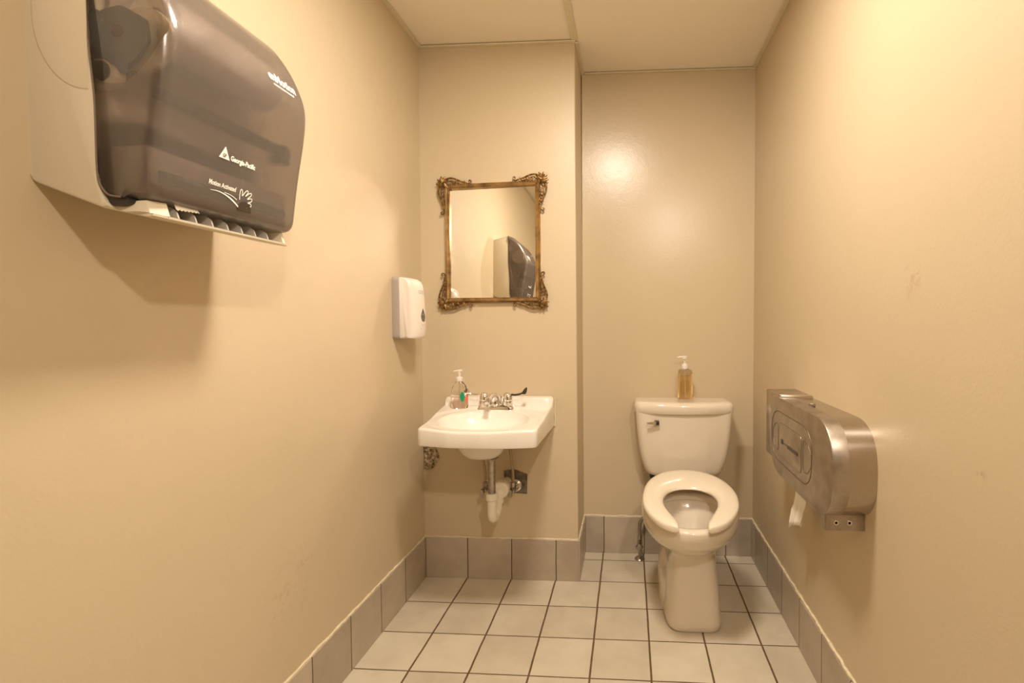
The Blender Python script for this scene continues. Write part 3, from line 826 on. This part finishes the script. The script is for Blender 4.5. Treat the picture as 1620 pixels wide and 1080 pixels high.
# insides: roll, spindle paddle, knob, bar, feed mechanism
bm = B(); add_box(bm, (X(.106), Y0+.03, 1.38), (X(.112), Y1-.02, 1.785), .001); obj('chassis', bm, simple('chassis_plastic', (.33, .275, .22, 1), .5), T, smooth=False)
bm = B(); lathe(bm, [(0, Y0+.055), (.02, Y0+.055), (.02, Y0+.052), (.045, Y0+.052), (.045, Y1-.05), (0, Y1-.05)], (X(.163), 0, 1.665), 'Y', 36); obj('towel_roll', bm, M_paper, T)
bm = B()
pd = rpoly([(.103, 1.663), (.140, 1.671), (.180, 1.648), (.183, 1.612), (.160, 1.585), (.150, 1.580), (.146, 1.562), (.125, 1.575), (.108, 1.60)], [.015, .02, .012, .02, .01, .004, .003, .01, .02], 5)
loft(bm, [[Vector((X(p.x), y, p.y)) for p in pd] for y in (Y0+.020, Y0+.026)])
pad = obj('spindle_paddle', bm, M_bluegrey, T, ang=30)
bm = B(); lathe(bm, [(0, Y0+.014), (.004, Y0+.015), (.0085, Y0+.018), (.0095, Y0+.021), (0, Y0+.021)], (X(.134), 0, 1.630), 'Y', 18); obj('hub', bm, simple('dark_red_hub', (.05, .03, .03, 1), .1), pad)
bm = B()
lathe(bm, [(.0165, Y0+.007), (.019, Y0+.007), (.020, Y0+.03), (.0, Y0+.031), (0, Y0+.024), (.0165, Y0+.022), (.0165, Y0+.007)], (X(.118), 0, 1.562), 'Y', 24)
for k in range(3):
    a = k*PI/3+.3; c, s = math.cos(a)*.0165, math.sin(a)*.0165
    tube(bm, [(X(.118)-c, Y0+.012, 1.562-s), (X(.118)+c, Y0+.012, 1.562+s)], .0014, 6)
obj('knob', bm, M_white, T)
bm = B(); add_box(bm, (X(.182), Y0+.022, 1.526), (X(.201), Y1-.022, 1.545), .003); add_box(bm, (X(.17), Y1-.05, 1.510), (X(.202), Y1-.028, 1.550), .003); obj('tension_bar', bm, M_dark, T)
bm = B(); add_box(bm, (X(.114), Y0+.012, 1.374), (X(.183), Y1-.018, 1.450), .006); fm = obj('feed_mechanism', bm, simple('taupe_plastic', (.40, .35, .30, 1), .5), T)
bm = B(); tube(bm, [(X(.187), Y0+.03, 1.405), (X(.187), Y1-.04, 1.405)], .010, 14); obj('feed_roller', bm, simple('slate_roller', (.06, .07, .085, 1), .4), T)
bm = B(); lathe(bm, [(0, Y0+.034), (.05, Y0+.034), (.052, Y0+.04), (0, Y0+.041)], (X(.16), 0, 1.625), 'Y', 30); obj('side_plate', bm, M_beige, T)
# discharge tray with ribs, torn towel
bm = B()
ty0, ty1 = Y0+.020, Y1-.012
trp = [(.100, 1.3565), (.150, 1.3435), (.176, 1.3395), (.182, 1.341), (.183, 1.3445), (.178, 1.3450), (.150, 1.3495), (.112, 1.3610)]
loft(bm, [[Vector((X(a), y, b)) for a, b in trp] for y in (ty0, ty1)])
for (ya, yb) in ((ty0-.006, ty0+.028), (ty1-.018, ty1)):
    wp = [(.118, 1.3665), (.178, 1.3665), (.184, 1.3445), (.150, 1.344), (.122, 1.352)]
    yy = [(ya, .72), (ya+.006, .9), (yb, 1)] if ya < .8 else [(ya, 1), (yb-.006, .95), (yb, .8)]
    loft(bm, [[Vector((X(.118+(a-.118)*k), y, 1.352+(b-1.352)*k)) for a, b in wp] for y, k in yy])
obj('tray', bm, M_beige, T, ang=35)
for k in range(7):
    y = ty0+.045+k*.0345
    bm = B(); loft(bm, [[Vector((X(a), yy_, b)) for a, b in rpoly([(.115, 1.366), (.166, 1.366), (.178, 1.357), (.182, 1.345), (.15, 1.345), (.115, 1.355)], [0, .01, .01, 0, 0, 0], 5)] for yy_ in (y, y+.003)])
    obj('rib', bm, M_grey, T, ang=40)
bm = B()
n = 14; pa = [(y_, 0) for y_ in [ty0+.042+i*.0035 for i in range(n)]]
loft(bm, [[Vector((X(.176+o_), y_, 1.372)) for y_, _ in pa]+[Vector((X(.181+o_), y_, 1.360-(.002 if i % 2 else 0)+i*.0003)) for i, (y_, _) in list(enumerate(pa))[::-1]] for o_ in (0, .0006)])
obj('torn_towel', bm, M_paper, T, smooth=False)
bm = B(); lathe(bm, [(0, Y0+.006), (.012, Y0+.006), (.014, Y0+.012), (.012, Y0+.035), (0, Y0+.036)], (X(.140), 0, 1.362), 'Y', 14, sx=1.5, sy=.6); obj('latch', bm, M_dark, T)
# sensor window low on the cover
bm = B(); hp = [(.930+.0165*math.cos(a)-.012, 1.3845+.018*math.sin(a)) for a in [k*PI/16 for k in range(17)]]
loft(bm, [[Vector((X(cover_d(z)+o_), y, z)) for y, z in hp] for o_ in (-.001, .0012)])
obj('sensor_window', bm, simple('sensor_smoke', (.05, .038, .028, 1), .2), T)
# lettering printed on the cover
def on_cover(y, z): return Vector((X(cover_d(z)+.0009), y, z))
def print_text(s, y, z, size, bold, shear=0, slope=0, sx=1):
    bm = thin(text_mesh(s, size, bold, shear), lambda u, v: on_cover(y+u*sx, z+v+slope*u))
    return obj('printed_text', bm, M_ink, T, smooth=False, recalc=False)
print_text('enMotion', .9575, 1.6575, .0255, .0006, sx=.80)
print_text('AUTOMATED TOUCHLESS TOWEL DISPENSER', .967, 1.6480, .0050, .00018, sx=.58)
print_text('Georgia-Pacific', .8745, 1.4675, .0125, .0005, sx=.78)
print_text('Motion Activated', .833, 1.4150, .0122, .0002, .15, sx=.70)
# GP triangle
bm = B()
def flat(poly, o_=.0009):
    vs_ = [bm.verts.new(on_cover(a, b)) for a, b in poly]; bm.faces.new(vs_)
tri = [(.8485, 1.4660), (.8725, 1.4660), (.8605, 1.4880)]
flat(tri)
obj('emblem', bm, M_ink, T, smooth=False)
bm = thin(text_mesh('GP', .0088, .0003), lambda u, v: on_cover(.8560+u*.72, 1.4688+v)+Vector((.0006, 0, 0)))
obj('emblem_letters', bm, M_inner, T, smooth=False, recalc=False)
# swoosh and hand outline
def ribbon(path, w_, name='hand_mark', bmx=None):
    b_ = B() if bmx is None else bmx
    P = catmull([(a, b, 0) for a, b in path], 5); n_ = len(P)
    L = []
    for i, p in enumerate(P):
        t = (P[min(i+1, n_-1)]-P[max(i-1, 0)]).normalized(); nr = Vector((-t.y, t.x, 0)); ww = w_(i/(n_-1)) if callable(w_) else w_
        L.append((b_.verts.new(on_cover(p.x+nr.x*ww, p.y+nr.y*ww)), b_.verts.new(on_cover(p.x-nr.x*ww, p.y-nr.y*ww))))
    for a, b in zip(L, L[1:]): b_.faces.new((a[0], a[1], b[1], b[0]))
    return b_
bm = ribbon([(.838, 1.4055), (.858, 1.4065), (.880, 1.4015), (.898, 1.3925), (.9045, 1.387)], lambda t: .0004+.0011*math.sin(PI*t**1.6))
ribbon([(.868, 1.4080), (.884, 1.4065), (.898, 1.4015)], .0005, bmx=bm)
ribbon([(.904, 1.4035), (.9035, 1.414), (.905, 1.4225), (.909, 1.4215), (.9095, 1.412), (.915, 1.4195), (.9205, 1.4245), (.923, 1.4215), (.9175, 1.413), (.925, 1.4195), (.9305, 1.4215), (.931, 1.4175), (.9225, 1.4085), (.930, 1.4115), (.934, 1.4105), (.9325, 1.406), (.9245, 1.402), (.9315, 1.4015), (.933, 1.397), (.925, 1.3945), (.919, 1.389), (.911, 1.387), (.908, 1.3855)], .00075, bmx=bm)
obj('printed_hand', bm, M_ink, T, smooth=False)

# ---------------------------------------------------------------- toilet paper dispenser on the right wall
T = thing('toilet_paper_dispenser', 'brushed steel jumbo toilet paper dispenser on the right wall', 'toilet paper dispenser', (XR, 1.55, .78))
XF = .506
def stad(y0_, y1_, z0_, z1_, r0, r1, n=14): return rpoly([(y0_, z0_), (y1_, z0_), (y1_, z1_), (y0_, z1_)], [r0, r1, r1, r0], n)
st = rpoly([(1.253, .653), (1.795, .653), (1.795, .915), (1.253, .915)], [.125, .11, .05, .125], 16)
def sc(P, c, d):
    out = []
    for p in P: v = Vector(c)-p; out.append(p+v.normalized()*d)
    return out
cyz = (1.53, .784)
bm = B()
loft(bm, [[Vector((x, p.x, p.y)) for p in sc(st, cyz, d)] for x, d in ((XR, .003), (XR-.070, .003))])
obj('body', bm, M_steel, T, ang=30)
bm = B()
loft(bm, [[Vector((x, p.x, p.y)) for p in sc(st, cyz, d)] for x, d in ((XR-.068, .0), (XF+.004, 0), (XF+.001, .0015), (XF, .004))])
door = obj('cover_door', bm, M_steelf, T, ang=30)
door['label'] = 'scuffed steel front cover'
M_groove = simple('dark_groove_steel', (.17, .14, .11, 1), .5, .8)  # darker steel tone that sets off the embossed lines
def groove(P, r, closed=True):
    bm = B(); tube(bm, [(XF+.0003, a, b) for a, b in P], r, 8, closed); return bm
o1 = rpoly([(1.395, .700), (1.775, .700), (1.775, .868), (1.395, .868)], .080, 14)
ob = obj('embossed_ring', groove(o1, .0019), M_groove, door)
o2 = rpoly([(1.476, .722), (1.685, .722), (1.685, .833), (1.476, .833)], .018, 6)
bm = B(); loft(bm, [[Vector((x, p.x, p.y)) for p in sc(o2, (1.58, .778), d)] for x, d in ((XF+.001, 0), (XF-.0012, .001), (XF-.002, .004))]); obj('embossed_panel', bm, M_steelf, door)
obj('panel_outline', groove(o2, .0012), M_groove, door)
for (ya, yb, sgn) in ((1.395, 1.462, -1), (1.703, 1.765, 1)):
    if sgn < 0: P = rpoly([(1.463, .733), (1.463, .827), (1.425, .820), (1.398, .795), (1.398, .765), (1.425, .738)], [.012, .012, .02, .02, .02, .02], 5)
    else: P = rpoly([(1.700, .733), (1.700, .827), (1.738, .820), (1.762, .795), (1.762, .765), (1.738, .738)], [.012, .012, .02, .02, .02, .02], 5)
    obj('embossed_crescent', groove(P, .0014), M_groove, door)
bm = B()
add_box(bm, (XF-.0035, 1.503, .767), (XF-.001, 1.598, .777)); add_box(bm, (XF-.003, 1.598, .7725), (XF-.001, 1.648, .7745)); add_box(bm, (XF-.0035, 1.645, .768), (XF-.001, 1.662, .783))
obj('level_slot', bm, M_dark, door, smooth=False)
# upper box at the far end, lock tab, lip
bm = B(); add_box(bm, (XF+.003, 1.688, .690), (XR, 1.862, .922), .004); 
obj('back_box', bm, M_steel, T, ang=30)
bm = B(); add_box(bm, (XF+.001, 1.690, .920), (XR-.003, 1.697, .9245), .001)
add_box(bm, (XF+.001, 1.690, .912), (XF+.006, 1.697, .924), .001)
obj('lip', bm, simple('bright_steel', (.85, .78, .68, 1), .25, 1), T)
bm = B(); lathe(bm, [(0, .914), (.010, .914), (.010, .921), (.008, .923), (0, .923)], (XR-.062, 1.53, 0), seg=16); obj('lock', bm, M_chromed, T)
# serrated tear plate under the body
bm = B()
add_box(bm, (XR-.102, 1.320, .622), (XR-.098, 1.350, .665), .0008); add_box(bm, (XR-.10, 1.318, .622), (XR, 1.321, .664), .0006)
tb = obj('tear_plate', bm, M_steelf, T, smooth=False)
for x in (XR-.074, XR-.040):
    bm = B(); lathe(bm, [(.0035, 1.3165), (.0062, 1.3160), (.0066, 1.3185), (.0035, 1.3185), (.0035, 1.3165)], (x, 0, .643), 'Y', 16)
    obj('screw_eye', bm, M_chrome, tb)
# paper end hanging out below
bm = B(); rows = []
for i in range(13):
    t = i/12; z = .675-.19*t; row = []
    for k in range(15):
        s = k/14; wdt = .105*(1-.25*t); y = 1.665-wdt*s+.035*t*(1-s)*.5
        x = .556+.006*math.sin(s*13+t*3)*(.3+t)-.012*t+(.004*math.sin(s*31) if t > .6 else 0)
        zz = z+(random.uniform(-.009, .009) if i == 12 else 0)+.04*s*t
        row.append(Vector((x, y, zz)))
    rows.append(row)
loft(bm, rows, False, False, closed=False)
o = obj('tissue', bm, M_paper, T); tm = o.modifiers.new('t', 'SOLIDIFY'); tm.thickness = .0008
o['label'] = 'loose end of white toilet paper'
